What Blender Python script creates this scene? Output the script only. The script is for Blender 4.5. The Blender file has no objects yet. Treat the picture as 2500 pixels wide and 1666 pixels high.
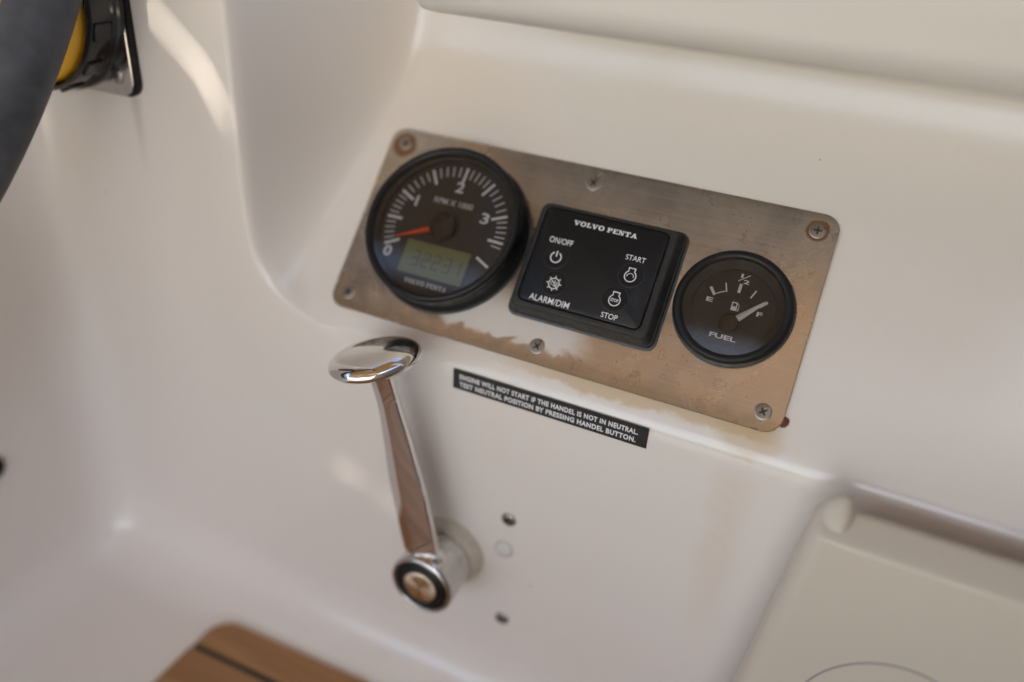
import bpy, bmesh, math, random
import numpy as np
from mathutils import Matrix, Vector, noise as mnoise
R = math.radians
MM = 0.001
random.seed(4)
sc = bpy.context.scene
col = sc.collection

# ------------------------------------------------------------------ camera
cam_d = bpy.data.cameras.new('camera')
cam = bpy.data.objects.new('camera', cam_d)
col.objects.link(cam)
right = Vector((0.899738, 0.432942, 0.055066))
down = Vector((0.261448, -0.433662, -0.862312))
fwd = Vector((-0.349451, 0.790252, -0.503374))
m = Matrix.Identity(4)
for i in range(3):
    m[i][0], m[i][1], m[i][2] = right[i], -down[i], -fwd[i]
m[0][3], m[1][3], m[2][3] = 0.1508, -0.3606, 0.2554
cam.matrix_world = m
cam_d.sensor_width = 36
cam_d.lens = 30.66
cam_d.clip_start = 0.02
cam_d.clip_end = 500
cam_d.dof.use_dof = True
cam_d.dof.focus_distance = 0.442
cam_d.dof.aperture_fstop = 1.75
cam_d.dof.aperture_blades = 9
sc.camera = cam

# ------------------------------------------------------------------ sky, sun, exposure
SUN = Vector((0.16, -0.73, 0.62)).normalized()          # towards the sun
elev = math.asin(SUN.z)
azim = math.atan2(SUN.x, SUN.y)
wd = bpy.data.worlds.new('World')
sc.world = wd
wd.use_nodes = True
sky = wd.node_tree.nodes.new('ShaderNodeTexSky')
sky.sky_type = 'NISHITA'
sky.sun_disc = False
sky.sun_elevation = elev
sky.sun_rotation = azim
bg = wd.node_tree.nodes['Background']
bg.inputs['Strength'].default_value = 0.052
wd.node_tree.links.new(sky.outputs[0], bg.inputs[0])
sun_d = bpy.data.lights.new('sun', 'SUN')
sun_d.energy = 5.0
sun_d.angle = R(0.53)
sun_d.color = (1.0, 0.91, 0.78)
sun = bpy.data.objects.new('sun', sun_d)
col.objects.link(sun)
sun.rotation_euler = SUN.to_track_quat('Z', 'Y').to_euler()
sc.view_settings.view_transform = 'Standard'
sc.view_settings.look = 'None'
sc.view_settings.exposure = 3.18
sc.view_settings.gamma = 1.0
sc.view_settings.use_curve_mapping = False
sc.render.engine = 'CYCLES'
sc.cycles.use_denoising = True
sc.cycles.max_bounces = 10
sc.cycles.diffuse_bounces = 6
sc.cycles.glossy_bounces = 5
sc.cycles.transparent_max_bounces = 12
sc.cycles.sample_clamp_indirect = 6
sc.cycles.caustics_reflective = False
sc.cycles.caustics_refractive = False

# ------------------------------------------------------------------ frames (mm -> m)
AL = 0.7263962
PH, PW, PC = 115.71, 263.08, 13.297
ca, sa = math.cos(AL), math.sin(AL)
# world: x along the wall, y into the wall, z up.   panel frame: X right, Y up the slope, Z out of the plate
PLATE = Matrix(((1, 0, 0, 0),
                (0, sa, -ca, 0),
                (0, ca, sa, 0),
                (0, 0, 0, 1)))
_o = PLATE @ Vector((0, PH / 2 + PC, 1.5))
PLATE.translation = _o * MM
def frame_plate(x, y, z=0.0):
    return PLATE @ Matrix.Translation(Vector((x, y, z)) * MM)
def frame_wall(x, z, out=0.0):                            # Z axis points out of the wall (-y)
    return Matrix(((1, 0, 0, x * MM), (0, 0, -1, -out * MM), (0, 1, 0, z * MM), (0, 0, 0, 1)))

# ------------------------------------------------------------------ node helpers
def new_mat(name):
    mt = bpy.data.materials.new(name)
    mt.use_nodes = True
    nt = mt.node_tree
    return mt, nt, nt.nodes['Principled BSDF']
def setin(nt, sock, v):
    if hasattr(v, 'is_linked') or isinstance(v, bpy.types.NodeSocket):
        nt.links.new(v, sock)
    elif isinstance(v, (tuple, list)) and len(v) == 3 and sock.type == 'RGBA':
        sock.default_value = (*v, 1)
    else:
        sock.default_value = v
def math_(nt, op, a, b=0.0, c=0.0, clamp=False):
    n = nt.nodes.new('ShaderNodeMath'); n.operation = op; n.use_clamp = clamp
    setin(nt, n.inputs[0], a); setin(nt, n.inputs[1], b); setin(nt, n.inputs[2], c)
    return n.outputs[0]
def mix(nt, f, a, b):
    n = nt.nodes.new('ShaderNodeMix'); n.data_type = 'RGBA'
    setin(nt, n.inputs[0], f); setin(nt, n.inputs[6], a); setin(nt, n.inputs[7], b)
    return n.outputs[2]
def mrange(nt, v, a, b, c=0.0, d=1.0, smooth=True):
    n = nt.nodes.new('ShaderNodeMapRange'); n.interpolation_type = 'SMOOTHSTEP' if smooth else 'LINEAR'
    setin(nt, n.inputs[0], v); n.inputs[1].default_value = a; n.inputs[2].default_value = b
    n.inputs[3].default_value = c; n.inputs[4].default_value = d
    return n.outputs[0]
def coords(nt):
    return nt.nodes.new('ShaderNodeTexCoord').outputs['Object']
def scaled(nt, v, s, loc=(0, 0, 0)):
    n = nt.nodes.new('ShaderNodeMapping'); nt.links.new(v, n.inputs[0])
    n.inputs['Scale'].default_value = s; n.inputs['Location'].default_value = loc
    return n.outputs[0]
def noise_(nt, v, scale, detail=4, rough=0.55, dist=0.0):
    n = nt.nodes.new('ShaderNodeTexNoise'); nt.links.new(v, n.inputs['Vector'])
    n.inputs['Scale'].default_value = scale; n.inputs['Detail'].default_value = detail
    n.inputs['Roughness'].default_value = rough; n.inputs['Distortion'].default_value = dist
    return n.outputs[0]
def voro(nt, v, scale, feature='F1', out='Distance'):
    n = nt.nodes.new('ShaderNodeTexVoronoi'); n.feature = feature; nt.links.new(v, n.inputs['Vector'])
    n.inputs['Scale'].default_value = scale
    return n.outputs[out]
def sep(nt, v):
    n = nt.nodes.new('ShaderNodeSeparateXYZ'); nt.links.new(v, n.inputs[0]); return n.outputs
def dist_to(nt, v, p):
    n = nt.nodes.new('ShaderNodeVectorMath'); n.operation = 'DISTANCE'; nt.links.new(v, n.inputs[0])
    n.inputs[1].default_value = p; return n.outputs['Value']
def bump(nt, b, h, strength, distance=0.001):
    n = nt.nodes.new('ShaderNodeBump'); nt.links.new(h, n.inputs['Height'])
    n.inputs['Strength'].default_value = strength; n.inputs['Distance'].default_value = distance
    nt.links.new(n.outputs[0], b.inputs['Normal'])
def simple(name, colr, rough=0.5, metal=0.0, spec=0.5, var=0.15, nscale=300, bumpk=0.0, rvar=0.1):
    mt, nt, b = new_mat(name)
    v = coords(nt)
    n = noise_(nt, v, nscale, 5)
    dark = tuple(c * (1 - var) for c in colr); lite = tuple(min(1, c * (1 + var)) for c in colr)
    nt.links.new(mix(nt, n, dark, lite), b.inputs['Base Color'])
    nt.links.new(mrange(nt, noise_(nt, v, nscale * 0.23, 4), 0.3, 0.7, max(0.02, rough - rvar), rough + rvar), b.inputs['Roughness'])
    b.inputs['Metallic'].default_value = metal
    b.inputs['Specular IOR Level'].default_value = spec
    if bumpk: bump(nt, b, n, bumpk, 0.0004)
    return mt

# ------------------------------------------------------------------ materials
def make_gelcoat(name, base, rough, stains):
    mt, nt, b = new_mat(name)
    v = coords(nt)
    s = sep(nt, v)
    big = noise_(nt, v, 7, 3)
    c = mix(nt, big, tuple(k * 0.99 for k in base), base)
    # tiny dirt specks
    d = voro(nt, v, 62)
    cell = voro(nt, v, 62, out='Color')
    pick = math_(nt, 'GREATER_THAN', sep(nt, cell)[0], 0.86)
    spk = math_(nt, 'MULTIPLY', mrange(nt, d, 0.022, 0.05, 1, 0), pick)
    c = mix(nt, math_(nt, 'MULTIPLY', spk, 0.75), c, (0.12, 0.10, 0.08))
    if stains:
        y, z, x = s[1], s[2], s[0]
        fc = math_(nt, 'ADD', math_(nt, 'MULTIPLY', z, ca), math_(nt, 'MULTIPLY', y, sa))   # distance up the slope
        n1 = noise_(nt, scaled(nt, v, (1, 1.6, 1.6)), 55, 6, 0.62, 0.4)
        edge = math_(nt, 'ADD', fc, math_(nt, 'MULTIPLY', math_(nt, 'SUBTRACT', n1, 0.5), 0.016))
        band = math_(nt, 'MULTIPLY', mrange(nt, edge, 0.0055, 0.0095), mrange(nt, fc, 0.016, 0.022, 1, 0))
        along = math_(nt, 'MULTIPLY', mrange(nt, x, -0.05, 0.03), mrange(nt, x, 0.120, 0.138, 1, 0))
        band = math_(nt, 'MULTIPLY', band, along)
        c = mix(nt, math_(nt, 'MULTIPLY', band, 0.62), c, (0.60, 0.42, 0.20))
        # halo round the lower right corner of the plate
        cy, cz = 17 * sa, 17 * ca
        dc = dist_to(nt, v, (0.118, 0.007, 0.010))
        halo = math_(nt, 'MULTIPLY', mrange(nt, math_(nt, 'ADD', dc, math_(nt, 'MULTIPLY', math_(nt, 'SUBTRACT', n1, 0.5), 0.02)), 0.008, 0.02, 1, 0), 0.42)
        c = mix(nt, halo, c, (0.60, 0.42, 0.20))
        # pale yellow run below it
        wob = math_(nt, 'MULTIPLY', math_(nt, 'SUBTRACT', noise_(nt, v, 24, 5, 0.6), 0.5), 0.022)
        xr = math_(nt, 'ABSOLUTE', math_(nt, 'SUBTRACT', math_(nt, 'ADD', x, wob), 0.116))
        run = math_(nt, 'MULTIPLY', mrange(nt, xr, 0.001, 0.017, 1, 0),
                    math_(nt, 'MULTIPLY', mrange(nt, z, -0.17, -0.05), mrange(nt, z, -0.018, -0.004, 1, 0)))
        run = math_(nt, 'MULTIPLY', run, math_(nt, 'ADD', 0.02, math_(nt, 'MULTIPLY', noise_(nt, v, 160, 5, 0.7), 0.32)))
        c = mix(nt, run, c, (0.62, 0.44, 0.22))
        # grey run under the left fitting
        xr2 = math_(nt, 'ABSOLUTE', math_(nt, 'ADD', x, 0.2535))
        run2 = math_(nt, 'MULTIPLY', mrange(nt, math_(nt, 'ADD', xr2, math_(nt, 'MULTIPLY', math_(nt, 'SUBTRACT', 0.112, z), 0.05)), 0.0005, 0.007, 1, 0),
                     math_(nt, 'MULTIPLY', mrange(nt, z, 0.055, 0.11), mrange(nt, z, 0.112, 0.114, 1, 0)))
        c = mix(nt, math_(nt, 'MULTIPLY', run2, 0.30), c, (0.30, 0.22, 0.12))
    nt.links.new(c, b.inputs['Base Color'])
    nt.links.new(mrange(nt, noise_(nt, v, 30, 5), 0.3, 0.7, rough * 0.96, rough * 1.04), b.inputs['Roughness'])
    b.inputs['Specular IOR Level'].default_value = 0.5
    return mt
M = {}
M['gelcoat'] = make_gelcoat('gelcoat', (0.82, 0.762, 0.70), 0.16, True)
M['gelcoat2'] = make_gelcoat('gelcoat_plain', (0.80, 0.785, 0.745), 0.28, False)
M['lip'] = make_gelcoat('gelcoat_dimmed', (0.67, 0.64, 0.60), 0.26, False)  # gelcoat darkened to stand in for dimmer light on the lip
M['cream'] = make_gelcoat('cream_plastic', (0.62, 0.55, 0.45), 0.36, False)
M['black'] = simple('black_plastic', (0.011, 0.011, 0.0115), 0.42, spec=0.32, nscale=900, var=0.3, bumpk=0.08)
M['blackmat'] = simple('black_satin', (0.026, 0.025, 0.024), 0.55, spec=0.4, nscale=1400, var=0.3, bumpk=0.15)
M['blackgloss'] = simple('black_gloss', (0.012, 0.012, 0.013), 0.14, nscale=300, var=0.2, rvar=0.05)
M['rubber'] = simple('black_rubber', (0.008, 0.008, 0.008), 0.55, spec=0.3, nscale=500)
M['gasket'] = simple('grey_gasket', (0.09, 0.10, 0.11), 0.5, nscale=300)
M['white'] = simple('white_print', (0.84, 0.83, 0.85), 0.5, nscale=2500, var=0.12)
M['whitebright'] = simple('label_white', (0.80, 0.79, 0.80), 0.45, nscale=2500, var=0.06)
M['whitedim'] = simple('grey_print', (0.64, 0.63, 0.63), 0.5, nscale=2500, var=0.12)
M['chrome'] = simple('chrome', (0.82, 0.80, 0.78), 0.045, 1.0, nscale=120, var=0.03, rvar=0.025)
M['chromeworn'] = simple('worn_chrome', (0.60, 0.58, 0.56), 0.17, 1.0, nscale=160, var=0.28, rvar=0.12)
M['steel'] = simple('screw_steel', (0.36, 0.33, 0.29), 0.36, 1.0, nscale=500, var=0.25, rvar=0.12)
M['steeldark'] = simple('wall_screw_steel', (0.34, 0.31, 0.28), 0.30, 1.0, nscale=500, var=0.25, rvar=0.1)
M['recess'] = simple('dark_recess', (0.03, 0.027, 0.022), 0.7, nscale=600)
M['rust'] = simple('rust', (0.16, 0.065, 0.025), 0.85, nscale=700, var=0.5, bumpk=0.6)
M['dial'] = simple('dial_black', (0.028, 0.026, 0.026), 0.6, nscale=600, var=0.2)
M['hubcap'] = simple('needle_hub_plastic', (0.016, 0.015, 0.014), 0.35, nscale=400)
M['orange'] = simple('orange_needle', (0.90, 0.085, 0.025), 0.45, nscale=600)
M['needle'] = simple('ivory_needle', (0.90, 0.88, 0.82), 0.4, nscale=600)
M['lcd'] = simple('lcd_glass', (0.190, 0.195, 0.075), 0.35, nscale=90, var=0.12)
M['lcddigit'] = simple('lcd_segment', (0.095, 0.092, 0.052), 0.4, nscale=300)
M['label'] = simple('label_black', (0.020, 0.019, 0.019), 0.38, nscale=900)
M['plug'] = simple('white_plug', (0.72, 0.71, 0.67), 0.35, nscale=200, var=0.04)
M['sealant'] = simple('old_sealant', (0.56, 0.50, 0.40), 0.6, nscale=350, var=0.22, bumpk=0.3)
M['grip'] = simple('grey_leather', (0.062, 0.062, 0.066), 0.66, nscale=85, var=0.75, bumpk=0.5)
M['yellow'] = simple('yellow_plastic', (0.80, 0.42, 0.015), 0.30, nscale=60, var=0.10)
M['caulk'] = simple('black_caulk', (0.012, 0.013, 0.014), 0.6, nscale=300)
M['pencil'] = simple('seam_dark', (0.20, 0.18, 0.18), 0.7, nscale=200)

def make_plate_mat():
    mt, nt, b = new_mat('brushed_stainless')
    v = coords(nt); s = sep(nt, v)
    brush = noise_(nt, scaled(nt, v, (9, 700, 700)), 1.0, 4, 0.6)
    brush2 = noise_(nt, scaled(nt, v, (40, 2400, 2400)), 1.0, 2, 0.6)
    blot = noise_(nt, v, 28, 5, 0.58, 0.4)
    c = mix(nt, mrange(nt, blot, 0.32, 0.70), (0.34, 0.315, 0.28), (0.56, 0.52, 0.455))
    refl_gold = noise_(nt, v, 12, 4, 0.55, 0.5)
    c = mix(nt, math_(nt, 'MULTIPLY', mrange(nt, math_(nt, 'ADD', refl_gold, math_(nt, 'MULTIPLY', s[1], -2.2)), 0.42, 0.66), 0.75), c, (0.66, 0.50, 0.31))  # golden canopy reflection painted into the steel, stronger towards the bottom
    c = mix(nt, mrange(nt, brush, 0.3, 0.7, 0, 0.22), c, (0.72, 0.67, 0.60))
    # dried water rings
    vr = scaled(nt, v, (1, 1, 1))
    nn = nt.nodes.new('ShaderNodeTexNoise'); nt.links.new(v, nn.inputs['Vector']); nn.inputs['Scale'].default_value = 120
    warp = nt.nodes.new('ShaderNodeVectorMath'); warp.operation = 'MULTIPLY_ADD'
    nt.links.new(nn.outputs['Color'], warp.inputs[0]); warp.inputs[1].default_value = (0.011, 0.011, 0)
    nt.links.new(vr, warp.inputs[2])
    d = voro(nt, warp.outputs[0], 95)
    cc = sep(nt, voro(nt, warp.outputs[0], 95, out='Color'))
    ring = math_(nt, 'ABSOLUTE', math_(nt, 'SUBTRACT', d, math_(nt, 'ADD', 0.12, math_(nt, 'MULTIPLY', cc[1], 0.22))))
    ring = math_(nt, 'MULTIPLY', mrange(nt, ring, 0.012, 0.045, 1, 0), math_(nt, 'GREATER_THAN', cc[0], 0.70))
    c = mix(nt, math_(nt, 'MULTIPLY', ring, 0.30), c, (0.20, 0.165, 0.13))
    # specks
    d2 = voro(nt, v, 330)
    p2 = math_(nt, 'GREATER_THAN', sep(nt, voro(nt, v, 330, out='Color'))[0], 0.84)
    c = mix(nt, math_(nt, 'MULTIPLY', math_(nt, 'MULTIPLY', mrange(nt, d2, 0.08, 0.2, 1, 0), p2), 0.5), c, (0.16, 0.12, 0.09))
    # pale mineral film wiped between the tachometer and the switch panel, ragged lower edge
    x, y = s[0], s[1]
    rag = math_(nt, 'MULTIPLY', math_(nt, 'SUBTRACT', noise_(nt, scaled(nt, v, (0.8, 1.0, 1)), 62, 9, 0.68, 1.2), 0.5), 0.020)
    yy = math_(nt, 'ADD', y, rag)
    film = math_(nt, 'MULTIPLY', mrange(nt, yy, -0.0500, -0.0462), mrange(nt, y, -0.036, -0.012, 1, 0))
    xx = math_(nt, 'ADD', x, math_(nt, 'MULTIPLY', rag, 1.3))
    fx = math_(nt, 'MULTIPLY', mrange(nt, xx, -0.060, -0.051), mrange(nt, xx, 0.012, 0.034, 1, 0))
    film = math_(nt, 'MULTIPLY', film, fx)
    c = mix(nt, math_(nt, 'MULTIPLY', film, 0.72), c, (0.86, 0.83, 0.78))
    # grime along the lower edge
    grime = mrange(nt, yy, -0.0565, -0.0475, 1, 0)
    c = mix(nt, math_(nt, 'MULTIPLY', grime, 0.42), c, (0.27, 0.215, 0.15))
    # dark smears bottom left
    ds = dist_to(nt, v, (-0.113, -0.038, 0))
    sm = math_(nt, 'MULTIPLY', mrange(nt, math_(nt, 'ADD', ds, math_(nt, 'MULTIPLY', math_(nt, 'SUBTRACT', blot, 0.5), 0.06)), 0.006, 0.017, 1, 0), 0.5)
    c = mix(nt, sm, c, (0.20, 0.19, 0.19))
    rustm = None
    for (px, py, r0, k, dy) in SCREW_RUST:
        dd = dist_to(nt, v, (px * MM, (py + dy) * MM, 0))
        dd = math_(nt, 'ADD', dd, math_(nt, 'MULTIPLY', math_(nt, 'SUBTRACT', noise_(nt, v, 260, 5, 0.65), 0.5), 0.003))
        q = mrange(nt, dd, r0 * 0.78 * MM, r0 * MM, k, 0)
        rustm = q if rustm is None else math_(nt, 'MAXIMUM', rustm, q)
    c = mix(nt, rustm, c, (0.17, 0.070, 0.016))
    nt.links.new(c, b.inputs['Base Color'])
    met = math_(nt, 'SUBTRACT', 1.0, math_(nt, 'MAXIMUM', rustm, math_(nt, 'MULTIPLY', film, 0.45)))
    nt.links.new(met, b.inputs['Metallic'])
    rgh = mrange(nt, blot, 0.3, 0.7, 0.36, 0.24)
    rgh = math_(nt, 'ADD', rgh, math_(nt, 'MULTIPLY', math_(nt, 'ADD', rustm, film), 0.30))
    nt.links.new(rgh, b.inputs['Roughness'])
    b.inputs['Anisotropic'].default_value = 0.4
    h = math_(nt, 'ADD', math_(nt, 'MULTIPLY', brush2, 0.4), math_(nt, 'MULTIPLY', noise_(nt, v, 14, 2), 12.0))
    bump(nt, b, h, 0.10, 0.0004)
    return mt
SW, SH = PW / 2 - 10.2, PH / 2 - 9.5
SCREWS = [(-SW, SH), (SW, SH), (SW, -SH), (-SW, -SH), (0, SH), (0, -SH)]
SCREW_RUST = [(-SW, SH, 8.6, 0.95, -1.2), (SW, SH, 6.6, 1.0, 0), (SW, -SH, 5.0, 0.35, 0), (-SW, -SH, 5.4, 0.3, 0), (0, SH, 5.0, 0.4, 0), (0, -SH, 5.0, 0.3, 0)]
M['plate'] = make_plate_mat()

def make_glass(name, tint):
    mt, nt, b = new_mat(name)
    nt.nodes.remove(b)
    out = nt.nodes['Material Output']
    tr = nt.nodes.new('ShaderNodeBsdfTransparent'); tr.inputs[0].default_value = (*tint, 1)
    gl = nt.nodes.new('ShaderNodeBsdfGlossy'); gl.inputs['Roughness'].default_value = 0.03
    fr = nt.nodes.new('ShaderNodeFresnel'); fr.inputs[0].default_value = 1.55
    df = nt.nodes.new('ShaderNodeBsdfDiffuse'); df.inputs[0].default_value = (0.5, 0.47, 0.43, 1)
    v = coords(nt)
    dust = math_(nt, 'ADD', 0.004, math_(nt, 'MULTIPLY', mrange(nt, noise_(nt, v, 260, 6, 0.7), 0.5, 0.8), 0.03))
    d2 = voro(nt, v, 420)
    p2 = math_(nt, 'GREATER_THAN', sep(nt, voro(nt, v, 420, out='Color'))[0], 0.93)
    dust = math_(nt, 'ADD', dust, math_(nt, 'MULTIPLY', math_(nt, 'MULTIPLY', mrange(nt, d2, 0.05, 0.11, 1, 0), p2), 0.7), clamp=True)
    m1 = nt.nodes.new('ShaderNodeMixShader'); nt.links.new(dust, m1.inputs[0])
    nt.links.new(tr.outputs[0], m1.inputs[1]); nt.links.new(df.outputs[0], m1.inputs[2])
    m2 = nt.nodes.new('ShaderNodeMixShader'); nt.links.new(math_(nt, 'MULTIPLY', fr.outputs[0], 1.15, clamp=True), m2.inputs[0])
    nt.links.new(m1.outputs[0], m2.inputs[1]); nt.links.new(gl.outputs[0], m2.inputs[2])
    nt.links.new(m2.outputs[0], out.inputs[0])
    return mt
M['glass'] = make_glass('gauge_glass', (0.93, 0.92, 0.90))

def make_cap_disc():
    mt, nt, b = new_mat('spun_metal_disc')
    v = coords(nt); s = sep(nt, v)
    ang = math_(nt, 'ARCTAN2', s[1], s[0])
    wv = math_(nt, 'SINE', math_(nt, 'MULTIPLY', ang, 5.0))
    c = mix(nt, mrange(nt, wv, -1, 1), (0.74, 0.62, 0.46), (0.98, 0.85, 0.66))
    nt.links.new(c, b.inputs['Base Color'])
    b.inputs['Metallic'].default_value = 1.0
    b.inputs['Roughness'].default_value = 0.34
    b.inputs['Anisotropic'].default_value = 0.8
    tg = nt.nodes.new('ShaderNodeTangent'); tg.direction_type = 'RADIAL'; tg.axis = 'Z'
    nt.links.new(tg.outputs[0], b.inputs['Tangent'])
    return mt
M['disc'] = make_cap_disc()

def make_teak(name='teak'):
    mt, nt, b = new_mat(name)
    v = coords(nt)
    oi = nt.nodes.new('ShaderNodeObjectInfo')
    g = noise_(nt, scaled(nt, v, (6, 90, 90)), 1.0, 6, 0.62, 0.6)
    g2 = noise_(nt, scaled(nt, v, (25, 900, 900)), 1.0, 4, 0.6)
    c = mix(nt, mrange(nt, g, 0.28, 0.72), (0.26, 0.115, 0.036), (0.46, 0.238, 0.095))
    c = mix(nt, mrange(nt, g2, 0.35, 0.7, 0, 0.35), c, (0.22, 0.105, 0.040))
    c = mix(nt, math_(nt, 'MULTIPLY', oi.outputs['Random'], 0.25), c, (0.48, 0.26, 0.11))
    nt.links.new(c, b.inputs['Base Color'])
    b.inputs['Roughness'].default_value = 0.55
    bump(nt, b, g2, 0.25, 0.0005)
    return mt
M['teak'] = make_teak()

def make_canvas():
    mt, nt, b = new_mat('tan_canvas')
    nt.nodes.remove(b)
    out = nt.nodes['Material Output']
    v = coords(nt)
    c = mix(nt, noise_(nt, v, 6, 4), (0.255, 0.192, 0.115), (0.29, 0.222, 0.136))
    tl = nt.nodes.new('ShaderNodeBsdfTranslucent'); nt.links.new(c, tl.inputs[0])
    df = nt.nodes.new('ShaderNodeBsdfDiffuse'); nt.links.new(c, df.inputs[0])
    ms = nt.nodes.new('ShaderNodeMixShader'); ms.inputs[0].default_value = 0.55
    nt.links.new(tl.outputs[0], ms.inputs[1]); nt.links.new(df.outputs[0], ms.inputs[2])
    nt.links.new(ms.outputs[0], out.inputs[0])
    return mt
M['canvas'] = make_canvas()
M['sand'] = simple('sand_deck_paint', (0.35, 0.285, 0.20), 0.7, nscale=40, var=0.1)
M['blocker'] = simple('light_block_brown', (0.16, 0.13, 0.095), 0.5, nscale=30, var=0.2)

# ------------------------------------------------------------------ mesh helpers (input in mm)
def link(name, me, mat=None, parent=None, matrix=None, smooth=True):
    if mat is not None:
        me.materials.clear(); me.materials.append(M[mat] if isinstance(mat, str) else mat)
    if smooth:
        me.polygons.foreach_set('use_smooth', [True] * len(me.polygons))
    o = bpy.data.objects.new(name, me)
    col.objects.link(o)
    if parent is not None: o.parent = parent
    if matrix is not None:
        if parent is None: o.matrix_world = matrix
        else: o.matrix_local = matrix
    return o
def mesh(name, verts, faces):
    me = bpy.data.meshes.new(name)
    me.from_pydata([tuple(c * MM for c in v) for v in verts], [], faces)
    me.validate()
    bm = bmesh.new(); bm.from_mesh(me); bmesh.ops.recalc_face_normals(bm, faces=bm.faces); bm.to_mesh(me); bm.free()
    return me
def sharpen(me, deg=35):
    bm = bmesh.new(); bm.from_mesh(me)
    for e in bm.edges:
        if len(e.link_faces) == 2 and e.calc_face_angle(0) > R(deg): e.smooth = False
    bm.to_mesh(me); bm.free()
    return me
def loft(name, rings, caps=(True, True), closed=True, sharp=35):
    n = len(rings[0]); vs = [p for r in rings for p in r]; fs = []
    for i in range(len(rings) - 1):
        for j in range(n if closed else n - 1):
            k = (j + 1) % n
            fs.append((i * n + j, i * n + k, (i + 1) * n + k, (i + 1) * n + j))
    if caps[0]: fs.append(tuple(range(n - 1, -1, -1)))
    if caps[1]: fs.append(tuple((len(rings) - 1) * n + j for j in range(n)))
    me = mesh(name, vs, fs)
    return sharpen(me, sharp) if sharp else me
def circ(r, z, n=64, cx=0, cy=0):
    return [(cx + r * math.cos(2 * math.pi * i / n), cy + r * math.sin(2 * math.pi * i / n), z) for i in range(n)]
def lathe(name, prof, n=64, caps=(True, True), sharp=35):
    return loft(name, [circ(r, z, n) for r, z in prof], caps, True, sharp)
def rrect(w, h, r, z, n=7, cx=0, cy=0):
    pts = []
    for qx, qy, a0 in ((1, 1, 0), (-1, 1, 90), (-1, -1, 180), (1, -1, 270)):
        for i in range(n):
            a = R(a0 + 90 * i / (n - 1))
            pts.append((cx + qx * (w / 2 - r) + r * math.cos(a), cy + qy * (h / 2 - r) + r * math.sin(a), z))
    return pts
def prism(name, pts2, z0, z1):
    return loft(name, [[(x, y, z0) for x, y in pts2], [(x, y, z1) for x, y in pts2]], sharp=30)
def bar2(a, b, w0, w1=None):                        # flat tapered bar outline from a to b
    w1 = w0 if w1 is None else w1
    d = Vector(b) - Vector(a); p = Vector((-d.y, d.x)).normalized()
    A, B = Vector(a), Vector(b)
    return [tuple(A + p * w0 / 2), tuple(A - p * w0 / 2), tuple(B - p * w1 / 2), tuple(B + p * w1 / 2)]
def multi(name, outlines, z0, z1):                  # several flat prisms in one print mark
    vs, fs = [], []
    for o in outlines:
        n = len(o); b = len(vs)
        vs += [(x, y, z0) for x, y in o] + [(x, y, z1) for x, y in o]
        fs += [tuple(b + i for i in range(n - 1, -1, -1)), tuple(b + n + i for i in range(n))]
        fs += [(b + i, b + (i + 1) % n, b + n + (i + 1) % n, b + n + i) for i in range(n)]
    return mesh(name, vs, fs)
def arc_strip(cx, cy, r, w, a0, a1, n=28):          # list of quads along an arc
    out = []
    for i in range(n):
        t0, t1 = R(a0 + (a1 - a0) * i / n), R(a0 + (a1 - a0) * (i + 1) / n)
        out.append([(cx + (r + s) * math.cos(t), cy + (r + s) * math.sin(t)) for t, s in ((t0, -w / 2), (t0, w / 2), (t1, w / 2), (t1, -w / 2))])
    return out
def text_mesh(name, s, x0, x1, y0, y1, bold=0.0, z0=0.0, z1=0.06, spacing=1.0, shear=0.0):
    cu = bpy.data.curves.new(name, 'FONT'); cu.body = s; cu.size = 1; cu.offset = bold; cu.extrude = 0.5
    cu.space_character = spacing; cu.shear = shear; cu.resolution_u = 4
    ob = bpy.data.objects.new(name, cu); col.objects.link(ob)
    dg = bpy.context.evaluated_depsgraph_get()
    me = bpy.data.meshes.new_from_object(ob.evaluated_get(dg))
    bpy.data.objects.remove(ob); bpy.data.curves.remove(cu)
    n = len(me.vertices); a = np.empty(n * 3); me.vertices.foreach_get('co', a); a = a.reshape(-1, 3)
    lo, hi = a.min(0), a.max(0)
    a = (a - lo) / (hi - lo)
    a = a * np.array([x1 - x0, y1 - y0, z1 - z0]) + np.array([x0, y0, z0])
    me.vertices.foreach_set('co', (a * MM).ravel()); me.update()
    return me
def thing(name, label, cat, matrix, group=None):
    e = bpy.data.objects.new(name, None); e.empty_display_size = 0.01
    col.objects.link(e); e.matrix_world = matrix
    e['label'] = label; e['category'] = cat
    if group: e['group'] = group
    return e
def tag(o, label, cat, group=None):
    o['label'] = label; o['category'] = cat
    if group: o['group'] = group
    return o
def structure(o): o['kind'] = 'structure'; return o

# ================================================================== THE SETTING: moulded cockpit
TA = math.tan(AL)
def smin(a, b, k):
    h = np.maximum(k - np.abs(a - b), 0) / k
    return np.minimum(a, b) - h * h * k / 4
def depth(x, z):
    RC = 38.0
    zz = np.clip(z, 0, RC)
    shift = RC - np.sqrt(np.maximum(RC * RC - (RC - zz) ** 2, 0))
    a = z * TA
    back = 100.0 + (z - 107.0) * 0.24
    bl = (x + 180.0 - shift) * 3.5
    d = smin(smin(a, back, 20.0), bl, 82.0)
    return np.where(d > 8, d, np.where(d < -8, 0, (d + 8) ** 2 / 32.0))
RS, RE = 46.0, 34.0                                   # fillet radii: seat/wall and end wall
SEATZ, ENDX, YF = -255.0, -346.0, -520.0
prof = []                                             # (y, z, ny, nz) from the seat edge up the wall
for y in np.linspace(YF, -RS, 24): prof.append((y, SEATZ, 0, 1))
for a in np.linspace(0, 90, 14)[1:]:
    prof.append((-RS + RS * math.sin(R(a)), SEATZ + RS - RS * math.cos(R(a)), -math.sin(R(a)), math.cos(R(a))))
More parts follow.
